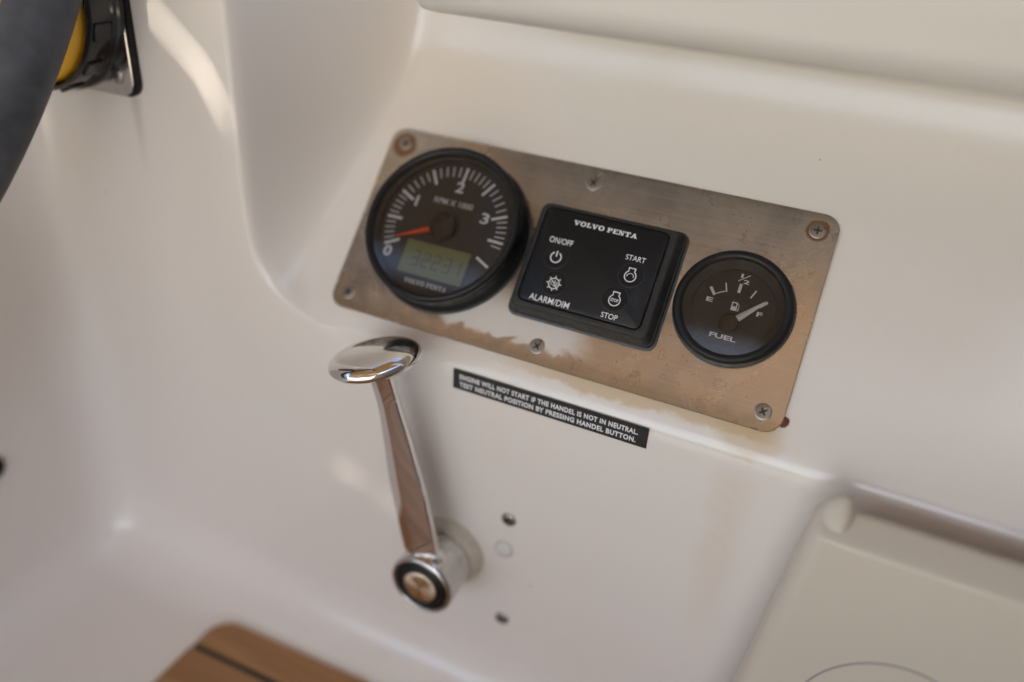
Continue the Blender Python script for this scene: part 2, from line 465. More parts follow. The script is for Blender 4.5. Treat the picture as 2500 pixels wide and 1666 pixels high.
zs = list(np.arange(SEATZ + RS + 8, -12, 9)) + list(np.arange(-12, 16, 1.4)) + list(np.arange(16, 98, 3)) + list(np.arange(98, 128, 2)) + list(np.arange(128, 252, 6))
for z in zs: prof.append((0, z, -1, 0))
prof = np.array(prof)
xs = list(np.arange(-RE + 0, 0, 1)) and []
xs = list(np.arange(ENDX + RE, -196, 8)) + list(np.arange(-196, -96, 2.0)) + list(np.arange(-96, 475, 12))
rows = []
# end wall: planar fan rings then the fillet
ctr = np.array([-420.0, 120.0])
for f in (0.9, 0.6, 0.3, 0.0):
    off = prof[:, :2] + prof[:, 2:] * RE
    p = off + (ctr - off) * f
    rows.append(np.c_[np.full(len(p), ENDX), p])
for a in np.linspace(90, 0, 12)[1:-1]:
    off = prof[:, :2] + prof[:, 2:] * RE * (1 - math.cos(R(a)))
    rows.append(np.c_[np.full(len(prof), ENDX + RE - RE * math.sin(R(a))), off])
for x in xs:
    y = prof[:, 0].copy(); w = prof[:, 2] < -0.99
    y[w] = depth(np.full(w.sum(), x), prof[w, 1])
    rows.append(np.c_[np.full(len(prof), x), y, prof[:, 1]])
nr, nc = len(rows), len(prof)
V = np.concatenate(rows)
F = [(i * nc + j, i * nc + j + 1, (i + 1) * nc + j + 1, (i + 1) * nc + j) for i in range(nr - 1) for j in range(nc - 1)]
me = bpy.data.meshes.new('cockpit_wall'); me.from_pydata((V * MM).tolist(), [], F); me.validate()
wall = structure(link('cockpit_wall', me, 'gelcoat'))

# coaming lip hanging over the pocket, with its deck
L0, L1, LZ, LY = -80.0, 465.0, 179.0, 9.0
lip_prof = [(148, 250 + 8), (LY + 8, 258)] + [(LY + 8 - 8 * math.sin(R(a)), 250 + 8 * math.cos(R(a))) for a in (30, 60, 90)] + \
           [(LY, 215), (LY, LZ + 14)] + [(LY + 14 - 14 * math.cos(R(a)), LZ + 14 - 14 * math.sin(R(a))) for a in (20, 40, 60, 80)] + [(LY + 16, LZ), (132, LZ + 1)]
rings = []
for xx, ins in ((L0, 12), (L0 + 1.5, 7), (L0 + 5, 2.5), (L0 + 12, 0), (0, 0), (200, 0), (L1, 0)):
    rings.append([(xx, y + ins * (1 if y < 120 else 0), z + (ins if z < 175 else 0)) for y, z in lip_prof])
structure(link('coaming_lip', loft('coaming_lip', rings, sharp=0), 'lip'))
me = mesh('side_deck', [(-900, 152, 252.5), (469, 152, 252.5), (469, 900, 252.5), (-900, 900, 252.5), (-900, 0.5, 252.5), (-182, 0.5, 252.5), (-182, 152, 252.5)], [(0, 1, 2, 3), (4, 5, 6, 0)])
structure(link('side_deck', me, 'gelcoat2', smooth=False))
# cockpit sole beyond the seat, and the opposite side (they light and reflect in the chrome)
me = mesh('cockpit_sole', [(-2000, -1900, -640), (2000, -1900, -640), (2000, -400, -640), (-2000, -400, -640)], [(0, 1, 2, 3)])
structure(link('cockpit_sole', me, 'gelcoat2', smooth=False))
me = mesh('opposite_coaming', [(-2500, -1050, -640), (2500, -1050, -640), (2500, -1150, -260), (-2500, -1150, -260), (2500, -1600, -260), (-2500, -1600, -260), (2500, -1800, 60), (-2500, -1800, 60), (2500, -2900, 90), (-2500, -2900, 90)], [(0, 1, 2, 3), (5, 4, 6, 7)])
structure(link('opposite_coaming', me, 'gelcoat2', smooth=False))
me = mesh('opposite_seat', [(2500, -1150, -260), (-2500, -1150, -260), (-2500, -1600, -260), (2500, -1600, -260)], [(0, 1, 2, 3)])
structure(link('opposite_seat', me, 'sand', smooth=False))
me = mesh('opposite_deck', [(-2500, -1800, 60), (2500, -1800, 60), (2500, -2900, 90), (-2500, -2900, 90)], [(0, 1, 2, 3)])
structure(link('opposite_deck', me, 'sand', smooth=False))

me = mesh('right_light_block', [(470, 117, -640), (470, -1100, -640), (470, -1100, 800), (470, 117, 800)], [(0, 1, 2, 3)])  # unseen sheet added to block light from the right front
structure(link('right_light_block', me, 'blocker', smooth=False))

# teak pad let into the seat: planks with black caulking
pad = thing('teak_seat_pad', 'teak plank seat pad with black caulking, set into white seat below the lever', 'seat pad', Matrix.Translation(Vector((0, 0, SEATZ)) * MM))
PX0, PY0 = -212.0, -36.0
gap = 4.6
def edge(i): return PY0 if i == 0 else PY0 - 31.0 - (i - 1) * 43.0
def plank(i):
    y1 = edge(i); y0 = edge(i + 1) + gap
    if i == 0:
        pts = [(PX0 + 2, y0)]
        for a in range(180, 89, -10):
            pts.append((PX0 + 19 + 17.5 * math.cos(R(a)), y1 - 17.5 + 17.5 * math.sin(R(a))))
        pts += [(420, y1 + 12), (420, y0 + 8)]
        return pts
    return [(PX0 + 1.5 - i * 1.0, y0), (PX0 + 1.5 - i * 0.5, y1), (420, y1 + 8), (420, y0 + 8)]
for i in range(10):
    pts = plank(i)
    link('plank', prism('plank', pts, 0.6, 4.0), 'teak', pad, smooth=False)
for i in range(9):
    y1 = edge(i + 1) + gap
    link('caulking_strip', prism('caulking_strip', [(PX0 + 2, y1 - gap + .1), (PX0 + 2, y1 - .1), (420, y1 + 7.9), (420, y1 - gap + 8.1)], 0.6, 3.4), 'caulk', pad, smooth=False)

# ================================================================== instrument plate
def phillips_screw(parent, r, dome, mat, matrix, name='screw', rot=0.0):
    pr = [(r, -0.3), (r, 0.15), (r * 0.96, 0.15 + dome * 0.35), (r * 0.8, 0.15 + dome * 0.7), (r * 0.5, 0.15 + dome * 0.93), (r * 0.15, 0.15 + dome)]
    rootm = matrix @ Matrix.Rotation(rot, 4, 'Z')
    s = link(name, lathe(name, pr, 28, sharp=50), mat, parent, rootm)
    h = 0.15 + dome
    c = r * 0.13; a = r * 0.50
    cross = [(c, c), (a, c * .7), (a, -c * .7), (c, -c), (c * .7, -a), (-c * .7, -a), (-c, -c), (-a, -c * .7), (-a, c * .7), (-c, c), (-c * .7, a), (c * .7, a)]
    link('drive_slot', prism('drive_slot', cross, h * 0.55, h + 0.06), 'recess', s, smooth=False)
    return s
plate = thing('instrument_plate', 'brushed stainless steel plate with rounded corners carrying the gauges', 'panel', frame_plate(0, 0))
rg = [rrect(PW, PH, 9, -1.45), rrect(PW, PH, 9, -0.25), rrect(PW - 0.5, PH - 0.5, 8.8, 0.0)]
link('steel_sheet', loft('steel_sheet', rg, sharp=30), 'plate', plate)
for k, (x, y) in enumerate(SCREWS):
    phillips_screw(plate, 4.25, 0.35, 'steel', Matrix.Translation(Vector((x, y, 0.0)) * MM), rot=[.3, .05, .6, .4, .9, .75][k])
# rust clump at the lower right edge
vs = []; bm = bmesh.new(); bmesh.ops.create_icosphere(bm, subdivisions=3, radius=1)
for v in bm.verts:
    n = 1 + 0.45 * mnoise.noise(v.co * 2.3)
    v.co = Vector((v.co.x * 1.9 * n, v.co.y * 2.6 * n, v.co.z * 1.1 * n)) * MM
me = bpy.data.meshes.new('rust_clump'); bm.to_mesh(me); bm.free()
link('rust_clump', me, 'rust', plate, Matrix.Translation(Vector((PW / 2 + 0.6, -PH / 2 + 7.5, -1.2)) * MM))

# ================================================================== tachometer
tach = thing('tachometer', 'large round black tachometer with orange needle and small LCD', 'gauge', frame_plate(-71.5, 0.3))
link('gasket', lathe('gasket', [(47.6, 0), (47.9, 0.4), (47.6, 1.2)], 96), 'gasket', tach)
bz = [(47.2, 1.2), (47.3, 3.0), (46.6, 4.2), (45.4, 5.0), (45.0, 8.0), (44.9, 13.0), (45.6, 14.0), (46.0, 15.5), (45.9, 17.2), (45.0, 18.4), (43.6, 18.9), (42.2, 18.3), (41.6, 17.2), (41.2, 16.4)]
link('bezel', lathe('bezel', bz, 96, (True, False), 0), 'black', tach)
link('inner_wall', lathe('inner_wall', [(41.3, 16.6), (41.3, 13.8), (39.6, 13.4), (39.2, 10.9)], 96, (False, False)), 'dial', tach)
dial = link('dial', lathe('dial', [(41.0, 10.1), (41.0, 10.5)], 96), 'dial', tach)
SCALE = [208, 181.5, 155, 121.5, 88, 57, 23, -2, -26]        # dial angle of every 500 rpm
tick_major = prism('tick', bar2((27.6, 0), (37.0, 0), 1.5), 10.5, 10.58)
tick_minor = prism('tick', bar2((30.8, 0), (36.8, 0), 0.8), 10.5, 10.58)
for i in range(41):
    k = min(i // 5, 7); a = SCALE[k] + (SCALE[k + 1] - SCALE[k]) * (i - 5 * k) / 5
    if 36 < i < 40: continue
    link('tick', tick_major if i % 5 == 0 else tick_minor, 'white' if i % 5 == 0 else 'whitedim', dial, Matrix.Rotation(R(a), 4, 'Z'), smooth=False)
for t, cx, cy in (('0', -29.0, -21.0), ('1', -22.6, 11.6), ('2', 0.6, 24.8), ('3', 21.6, 10.4), ('4', 31.5, -25)):
    w = 1.4 if t == '1' else 5.0
    link('numeral', text_mesh('numeral', t, cx - w / 2, cx + w / 2, cy - 3.2, cy + 3.2, 0.02, 10.5, 10.58), 'white', dial, smooth=False)
link('lettering', text_mesh('lettering', 'RPM X 1000', -12.3, 12.3, 13.2, 16.6, 0.012, 10.5, 10.58), 'whitedim', dial, smooth=False)
lcd = link('lcd_screen', loft('lcd_screen', [rrect(40.5, 19.5, 0.8, 10.5, 4, 1.2, -21.0), rrect(40.5, 19.5, 0.8, 10.62, 4, 1.2, -21.0)], sharp=30), 'lcd', tach, smooth=False)
SEG = {'0': 'abcdef', '1': 'bc', '2': 'abged', '3': 'abgcd', '4': 'fgbc', '5': 'afgcd', '6': 'afgedc', '7': 'abc', '8': 'abcdefg', '9': 'abcdfg'}
def seven(ch, cx, cy, w, h, t):
    o = {'a': ((-w / 2, h / 2), (w / 2, h / 2)), 'd': ((-w / 2, -h / 2), (w / 2, -h / 2)), 'g': ((-w / 2, 0), (w / 2, 0)),
         'f': ((-w / 2, 0.3), (-w / 2, h / 2)), 'b': ((w / 2, 0.3), (w / 2, h / 2)), 'e': ((-w / 2, -h / 2), (-w / 2, -0.3)), 'c': ((w / 2, -h / 2), (w / 2, -0.3))}
    return [bar2((cx + o[s][0][0], cy + o[s][0][1]), (cx + o[s][1][0], cy + o[s][1][1]), t) for s in SEG[ch]]
for ch, cx in (('3', -10.5), ('2', -3.8), ('2', 2.9), ('3', 9.6), ('1', 15.8)):
    link('digit', multi('digit', seven(ch, cx, -21.2, 4.0, 8.4, 0.9), 10.62, 10.7), 'lcddigit', lcd, smooth=False)
# serif wordmark, drawn with strokes (slab serif capitals)
def slab_word(word, x0, x1, y0, y1, t=0.30):
    W1 = {'V': 1.15, 'O': 1.12, 'L': 0.92, 'P': 0.98, 'E': 0.95, 'N': 1.18, 'T': 1.0, 'A': 1.15, ' ': 0.38}
    tot = sum(W1[c] + 0.06 for c in word); sx = (x1 - x0) / tot; H = y1 - y0
    out = []; x = x0
    def st(a, b, w): out.append(bar2((x + a[0] * sx, y0 + a[1] * H), (x + b[0] * sx, y0 + b[1] * H), w))
    def sl(a, b, yy): out.append([(x + a * sx, y0 + yy * H), (x + b * sx, y0 + yy * H), (x + b * sx, y0 + (yy + 0.16) * H), (x + a * sx, y0 + (yy + 0.16) * H)])
    s = t * sx; th = 0.15 * sx
    for c in word:
        w = W1[c]
        if c == 'V': st((.24, .95), (.58, .02), s); st((.92, .95), (.62, .02), th); sl(0, .48, .84); sl(.72, w, .84)
        elif c == 'A': st((.55, .98), (.22, .05), th); st((.58, .98), (.92, .05), s); sl(0, .44, 0); sl(.68, w, 0); sl(.34, .78, .28)
        elif c == 'O':
            cx, cy = x + w / 2 * sx, y0 + H / 2
            for i in range(20):
                a0, a1 = 2 * math.pi * i / 20, 2 * math.pi * (i + 1) / 20
                rx, ry, ix, iy = w * .5 * sx, H * .54, w * .23 * sx, H * .36
                out.append([(cx + ix * math.cos(a0), cy + iy * math.sin(a0)), (cx + rx * math.cos(a0), cy + ry * math.sin(a0)), (cx + rx * math.cos(a1), cy + ry * math.sin(a1)), (cx + ix * math.cos(a1), cy + iy * math.sin(a1))])
        elif c == 'L': st((.3, 0), (.3, 1), s); sl(.05, .58, .84); sl(.05, .9, 0); st((.83, 0), (.83, .42), th)
        elif c == 'P':
            st((.3, 0), (.3, 1), s); sl(.05, .58, 0); sl(.05, .7, .84); sl(.3, .7, .40); st((.8, .48), (.8, .94), s * .9)
        elif c == 'E': st((.3, 0), (.3, 1), s); sl(.05, .9, 0); sl(.05, .9, .84); sl(.3, .68, .42); st((.84, 0), (.84, .34), th); st((.84, .66), (.84, 1), th)
        elif c == 'N': st((.25, 0), (.25, 1), th); st((.3, .98), (.88, .02), s); st((.93, 0), (.93, 1), th); sl(0, .46, 0); sl(0, .4, .84); sl(.74, w, .84)
        elif c == 'T': st((.5, 0), (.5, 1), s); sl(.24, .76, 0); sl(.02, .98, .84); st((.09, .62), (.09, 1), th); st((.91, .62), (.91, 1), th)
        x += (w + 0.06) * sx
    return out
link('lettering', multi('lettering', slab_word('VOLVO PENTA', -12.5, 14.5, -36.0, -33.4), 10.5, 10.58), 'whitedim', dial, smooth=False)
ndl = Matrix.Rotation(R(204.5), 4, 'Z')
link('needle', loft('needle', [[(6, -1.7, 12.4), (6, 1.7, 12.4), (6, 1.2, 13.6), (6, -1.2, 13.6)], [(29, -0.45, 12.4), (29, 0.45, 12.4), (29, 0.25, 12.9), (29, -0.25, 12.9)]]), 'orange', tach, ndl, smooth=False)
link('needle_hub', lathe('needle_hub', [(5.2, 10.5), (5.2, 12.0), (8.0, 12.2), (8.2, 13.9), (7.7, 14.6), (6.0, 14.9)], 48), 'hubcap', tach)
link('glass', lathe('glass', [(41.5, 16.3), (41.5, 16.9)], 96, (False, True), 20), 'glass', tach)

# ================================================================== switch panel
BX, BY = 18.85, -1.85
sw = thing('starter_switch_panel', 'square black engine start and stop keypad between the two gauges', 'switch panel', frame_plate(BX, BY))
link('gasket', loft('gasket', [rrect(84.6, 66.8, 5.5, 0), rrect(84.6, 66.8, 5.5, 0.6), rrect(83.6, 65.8, 5.2, 1.1)], sharp=0), 'gasket', sw)
b_rings = [rrect(82.7, 64.9, 5, 0.6), rrect(82.7, 64.9, 5, 3.2), rrect(82.2, 64.4, 4.8, 3.8), rrect(80.6, 63.0, 4.4, 4.2), rrect(77.0, 60.0, 3.6, 9.6),
           rrect(75.8, 58.9, 3.2, 10.7), rrect(74.6, 57.8, 3.0, 11.0), rrect(70.2, 55.0, 4.4, 11.0, 7, -.5, .75), rrect(69.9, 54.7, 4.3, 10.6, 7, -.5, .75), rrect(69.8, 54.6, 4.2, 9.2, 7, -.5, .75)]
link('housing', loft('housing', b_rings, (True, True), sharp=40), 'blackmat', sw)
FX, FY = -0.5, 0.75
face = link('keypad_face', loft('keypad_face', [rrect(68.3, 53.1, 3.6, 9.0, 7, FX, FY), rrect(68.3, 53.1, 3.6, 10.7, 7, FX, FY), rrect(67.5, 52.3, 3.3, 11.0, 7, FX, FY)], sharp=0), 'black', sw)
def rel(x, y): return x - BX, y - BY
def lab(name, s, x0, x1, y0, y1, bold=0.0, mat='white'):
    a, b = rel(x0, y0); c, d = rel(x1, y1)
    link(name, text_mesh(name, s, a, c, b, d, bold, 11.0, 11.06), mat, face, smooth=False)
a, b = rel(0.6, 19.0); c, d = rel(36.4, 21.6)
link('wordmark', multi('wordmark', slab_word('VOLVO PENTA', a, c, b, d), 11.0, 11.06), 'white', face, smooth=False)
lab('lettering', 'ON/OFF', -9.4, 4.0, 6.6, 9.9, 0.006)
lab('lettering', 'START', 33.9, 44.6, 7.0, 9.9, 0.004)
lab('lettering', 'STOP', 31.1, 40.0, -26.1, -23.2, 0.004)
lab('lettering', 'ALARM/DIM', -9.6, 13.2, -26.7, -23.2, 0.006)
def button(x, y, marks, extra=None):
    cx, cy = rel(x, y)
    b = link('button', lathe('button', [(6.7, 10.9), (6.65, 11.05), (6.0, 11.25), (5.4, 11.15), (4.9, 11.1), (2.0, 11.12)], 48, sharp=0), 'rubber', sw, Matrix.Translation(Vector((cx, cy, 0)) * MM))
    link('button_groove', multi('button_groove', arc_strip(0, 0, 6.75, 0.35, 0, 360, 48), 11.0, 11.03), 'recess', b, smooth=False)
    link('symbol', multi('symbol', marks, 11.13, 11.22), 'white', b, smooth=False)
    if extra: link('symbol', extra, 'white', b, smooth=False)
power = arc_strip(0, -0.2, 2.9, 0.62, -240, 60, 30) + [bar2((0, 0.2), (0, 3.4), 0.62)]
button(-2.6, -0.9, power)
cog = arc_strip(0, 0, 2.9, 0.5, 0, 360, 36) + [bar2((2.9 * math.cos(R(a)), 2.9 * math.sin(R(a))), (4.2 * math.cos(R(a)), 4.2 * math.sin(R(a))), 0.5) for a in range(0, 360, 45)]
cog += [bar2((-1.7, 0.7), (-0.7, 0.7), .25), bar2((-1.7, -0.7), (-0.7, -0.7), .25), bar2((-1.7, -0.7), (-1.7, 0.7), .25), bar2((-.7, .7), (.5, 1.6), .25), bar2((-.7, -.7), (.5, -1.6), .25), bar2((.5, -1.6), (.5, 1.6), .3), bar2((-1.5, 1.7), (1.8, -1.9), .4)]
cog += arc_strip(0.3, 0, 1.1, 0.25, -45, 45, 8) + arc_strip(0.3, 0, 1.7, 0.25, -45, 45, 8)
button(1.2, -15.3, cog)
def motor():
    return arc_strip(0, -0.5, 3.0, 0.5, 122, 418, 36) + [bar2((-1.6, 2.0), (-1.75, 3.9), .5), bar2((1.6, 2.0), (1.75, 3.9), .5), bar2((-2.0, 3.9), (2.0, 3.9), .5)]
button(39.4, -0.9, motor() + arc_strip(0, -0.7, 1.75, 0.28, 5, 175, 16) + [bar2((-1.75, -0.2), (-1.75, -1.0), 0.7, 0.1), bar2((1.75, -0.2), (1.75, -1.0), 0.7, 0.1)])
button(35.5, -15.3, motor(), text_mesh('symbol', 'STOP', -2.15, 2.15, -1.35, 0.35, 0.02, 11.13, 11.22))

# ================================================================== fuel gauge
fu = thing('fuel_gauge', 'small round black fuel gauge with ivory needle near full', 'gauge', frame_plate(92.9, -2.0))
link('gasket', lathe('gasket', [(30.6, 0), (30.8, 0.4), (30.2, 1.0)], 72), 'gasket', fu)
bz = [(29.9, 0.9), (30.2, 2.2), (30.0, 4.6), (29.3, 6.2), (28.0, 7.1), (26.6, 7.0), (25.6, 6.3), (25.2, 5.6)]
link('bezel', lathe('bezel', bz, 84, (True, False), 0), 'black', fu)
link('inner_wall', lathe('inner_wall', [(25.4, 6.0), (25.2, 4.0), (20.6, 2.2), (20.4, 1.4)], 84, (False, False)), 'dial', fu)
fd = link('dial', lathe('dial', [(21, 1.0), (21, 1.6)], 84), 'dial', fu)
PVX, PVY = 0.2, -8.6
for a, w in ((130, 1.5), (109.5, 0.7), (89.5, 1.5), (67.5, 0.7), (46, 1.5)):
    ca_, sa_ = math.cos(R(a)), math.sin(R(a))
    link('tick', prism('tick', bar2((PVX + 17.2 * ca_, PVY + 17.2 * sa_), (PVX + 22 * ca_, PVY + 22 * sa_), w), 1.6, 1.68), 'white', fd, smooth=False)
link('reserve_mark', multi('reserve_mark', arc_strip(PVX, PVY, 17.5, 0.55, 111.5, 127, 8), 1.6, 1.68), 'white', fd, smooth=False)
for s, x0, x1, y0, y1, bo in (('E', -14.3, -10.9, 0.5, 2.9, .03), ('F', 11.9, 14.8, -1.1, 1.3, .03), ('FUEL', -7.5, 6.0, -17.0, -14.5, .03), ('1', -0.9, 0.3, 16.6, 18.8, .0), ('2', 1.1, 4.1, 13.8, 16.0, .03)):
    link('lettering', text_mesh('lettering', s, x0, x1, y0, y1, bo, 1.6, 1.68), 'white', fd, smooth=False)
link('lettering', prism('lettering', bar2((-1.6, 14.6), (3.6, 18.8), 0.42), 1.6, 1.68), 'white', fd, smooth=False)
pump = [[(-1.9, -2.0), (1.0, -2.0), (1.0, 0.2), (-1.9, 0.2)], [(-1.9, .2), (-1.3, .2), (-1.3, 2.3), (-1.9, 2.3)], [(.4, .2), (1.0, .2), (1.0, 2.3), (.4, 2.3)], [(-1.9, 1.9), (1.0, 1.9), (1.0, 2.5), (-1.9, 2.5)]]
pump += [bar2((1.0, 1.9), (1.9, 1.2), .28), bar2((1.9, 1.2), (2.0, -1.6), .28), bar2((2.0, -1.6), (1.5, -2.0), .28), bar2((1.5, -2.0), (1.3, -0.3), .28)]
pm = multi('pump_symbol', pump, 1.6, 1.68)
link('pump_symbol', pm, 'white', fd, Matrix.Translation(Vector((0.7, 0.9, 0)) * MM), smooth=False)
nm = Matrix.Translation(Vector((PVX, PVY, 0)) * MM) @ Matrix.Rotation(R(46.8), 4, 'Z')
link('needle', loft('needle', [[(5.0, -1.75, 2.6), (5.0, 1.75, 2.6), (5.0, 0.2, 3.9), (5.0, -0.2, 3.9)], [(20.6, -0.6, 2.6), (20.6, 0.6, 2.6), (20, 0.1, 2.9), (20, -0.1, 2.9)]]), 'needle', fu, nm, smooth=False)
link('needle_hub', lathe('needle_hub', [(3.2, 1.6), (3.2, 2.5), (4.6, 2.6), (4.8, 3.9), (4.4, 4.4), (3.4, 4.6)], 40), 'hubcap', fu, Matrix.Translation(Vector((PVX, PVY, 0)) * MM))
link('glass', lathe('glass', [(25.5, 5.7), (25.5, 6.1)], 84, (False, True), 20), 'glass', fu)

# ================================================================== warning label on the wall
lb = thing('warning_label', 'long black sticker with two lines of white capitals below the plate', 'label', frame_wall(13.9, -8.2, 0.15))
link('sticker', loft('sticker', [[(-56.65, -6.25, 0), (56.65, -6.25, 0), (56.65, 6.25, 0), (-56.65, 6.25, 0)], [(-56.65, -6.25, .18), (56.65, -6.25, .18), (56.65, 6.25, .18), (-56.65, 6.25, .18)]], sharp=30), 'label', lb, smooth=False)
link('lettering', text_mesh('lettering', 'ENGINE WILL NOT START IF THE HANDEL IS NOT IN NEUTRAL.', -52.6, 51.3, 0.5, 3.75, 0.040, .18, .22, 1.12), 'whitebright', lb, smooth=False)
link('lettering', text_mesh('lettering', 'TEST NEUTRAL POSITION BY PRESSING HANDEL BUTTON.', -52.6, 50.6, -4.45, -1.2, 0.040, .18, .22, 1.12), 'whitebright', lb, smooth=False)

# ================================================================== control lever
HX, HZ = -42.3, -136.5
lv = thing('throttle_lever', 'polished chrome throttle lever with mushroom knob and round pivot hub', 'lever', frame_wall(HX, HZ, 0))
link('base_ring', lathe('base_ring', [(24.2, -0.5), (24.2, 1.2), (23.4, 2.6), (22.0, 5.5), (20.5, 8.5)], 72, sharp=0), 'sealant', lv)
link('hub', lathe('hub', [(19.8, 5), (19.9, 12), (20.1, 26), (20.4, 31), (20.6, 33.5), (20.3, 35.2), (19.2, 36.2), (17.9, 36.3), (17.5, 35.4), (17.4, 32)], 72, sharp=0), 'chromeworn', lv)
cap = link('end_cap', lathe('end_cap', [(17.3, 33.5), (17.2, 35.6), (16.4, 36.2), (15.0, 36.3), (14.6, 35.5), (14.1, 35.3), (13.6, 36.0), (12.8, 36.6), (11.6, 36.7), (11.1, 36.2)], 64, sharp=0), 'black', lv)
link('button_disc', lathe('button_disc', [(11.0, 36.0), (10.9, 36.9), (10.4, 37.2), (6, 37.35), (0.6, 37.4)], 56, sharp=0), 'disc', cap)
link('set_screw', lathe('set_screw', [(1.9, 0), (1.9, 0.4)], 20), 'recess', lv, Matrix.Translation(Vector((14.9, -13.4, 18)) * MM) @ Matrix.Rotation(R(-42), 4, 'Z') @ Matrix.Rotation(R(90), 4, 'Y'))
# arm: local frame of the lever = x along wall, y up, z outwards
U = Vector((-0.2235, 0.9747, 0)); E1 = Vector((0.9747, 0.2235, 0)); ZO = Vector((0, 0, 1))
TW = R(16); E1T = E1 * math.cos(TW) - ZO * math.sin(TW); ZOT = ZO * math.cos(TW) + E1 * math.sin(TW)   # the arm is turned a little about its own axis
A = Vector((2.0, 0, 24.0))
def interp(tab, s):
    for (s0, *v0), (s1, *v1) in zip(tab, tab[1:]):
        if s <= s1:
            t = max(0, (s - s0) / (s1 - s0)); t = t * t * (3 - 2 * t) if False else t
            return [a + (b - a) * t for a, b in zip(v0, v1)]
    return list(tab[-1][1:])
# s, left, right, front-left, front-right, front, left-facet drop, thickness
ARM = [(8, 15, 13, 6.5, 9.0, 9.2, 4, 17), (17, 14.2, 11.0, 6.0, 8.6, 8.8, 4, 16), (21, 13.2, 9.0, 5.6, 7.8, 8.0, 5.2, 12), (45, 13.2, 9.0, 5.8, 8.2, 7.6, 5.6, 11), (70, 12.9, 8.6, 5.6, 7.8, 7.2, 5.5, 10.5),
       (105, 9.2, 6.6, 4.0, 5.7, 6.8, 4.2, 9.2), (120, 7.8, 5.6, 3.4, 4.7, 7.0, 3.4, 8.8), (128, 7.4, 5.6, 3.2, 4.5, 7.4, 2.4, 9), (143, 7.4, 6.0, 3.4, 4.6, 9.6, 2.4, 11)]
def arm_section(s):
    l, r, fl, fr, d, dp, th = interp(ARM, s)
    base = A + U * s
    b = d - th
    pts = [(-fl, d), (fr, d), (r, d - th * .18), (r, d - th * .45), (r * .8, b + th * .12), (r * .4, b), (-l * .45, b), (-l * .85, b + th * .15), (-l, d - dp - th * .12), (-l, d - dp)]
    out = []
    n = len(pts)
    for i in range(n):                               # soften every corner with two points
        p = Vector(pts[i]); a = Vector(pts[i - 1]); c = Vector(pts[(i + 1) % n])
        for q in (a, c):
            t = min(0.55 / max((q - p).length, 1e-6), 0.45)
            w = p.lerp(q, t); out.append(base + E1T * w.x + ZOT * w.y)
    return [tuple(v) for v in out]
ss = [8, 12, 17, 19, 21, 30, 45, 57, 70, 82, 94, 105, 112, 120, 124, 128, 134, 143]
link('arm', loft('arm', [arm_section(s) for s in ss], sharp=24), 'chrome', lv)
link('arm_shoulder', loft('arm_shoulder', [[tuple(A + U * 17.0 + E1T * x + ZOT * z) for x, z in ((-6, 7.6), (9.4, 7.6), (9.4, 10.4), (-6, 10.4))], [tuple(A + U * 20.4 + E1T * x + ZOT * z) for x, z in ((-5.6, 7.0), (8.2, 7.0), (8.2, 9.0), (-5.6, 9.0))]], sharp=0), 'chrome', lv)
# knob: egg-shaped mushroom head square to the arm
KC = A + U * 152.0 + ZO * 8.0 + E1 * 3.4
NECK = A + U * 136 + ZO * 3.6 - E1 * 0.9
kp = [(0.08, -19.0, 1.0), (0.16, -15.5, 1.0), (0.25, -12.6, .98), (0.38, -10.2, .82), (0.58, -7.6, .48), (0.81, -5.0, .15), (0.955, -2.8, 0), (0.995, -1.2, 0), (1.0, 0.0, 0), (0.985, 1.3, 0), (0.94, 2.6, 0), (0.86, 3.7, 0), (0.74, 4.7, 0), (0.58, 5.6, 0), (0.40, 6.25, 0), (0.22, 6.65, 0), (0.06, 6.8, 0)]
rings = []
for f, h, nk in kp:
    ring = []
    off = (NECK - KC); off = off - U * off.dot(U)
    for i in range(72):
        t = 2 * math.pi * i / 72
        rad = 24.3 * (1 + 0.07 * math.cos(t - R(215)) - 0.03 * math.cos(2 * (t - R(125))))
        ring.append(tuple(KC + off * nk + U * h + E1 * (rad * f * math.cos(t)) - (-ZO) * (rad * f * math.sin(-t))))
    rings.append(ring)
link('knob', loft('knob', rings, sharp=0), 'chrome', lv)

# wall screws and hole plug beside the hub
for zz, lbl, rt in ((-94.9, 'upper of two Phillips screws in the wall beside the lever hub', .5), (-177.9, 'lower of two Phillips screws in the wall beside the lever hub', .2)):
    t = thing('wall_screw', lbl, 'screw', frame_wall(-3.3, zz, 0.0), 'screws beside the lever hub')
    phillips_screw(t, 4.7, 1.3, 'steeldark', Matrix.Identity(4), name='screw_head', rot=rt)
pg = thing('hole_plug', 'small round white plug with yellowed rim in the wall beside the hub', 'plug', frame_wall(-5.2, -119.3, 0))
link('rim', lathe('rim', [(6.3, -0.3), (6.2, 0.25), (5.6, 0.45), (5.1, 0.25)], 40, sharp=0), 'sealant', pg)
link('plug_face', lathe('plug_face', [(5.2, -0.2), (5.1, 0.5), (4.4, 0.95), (2.5, 1.15), (0.3, 1.2)], 40, sharp=0), 'plug', pg)

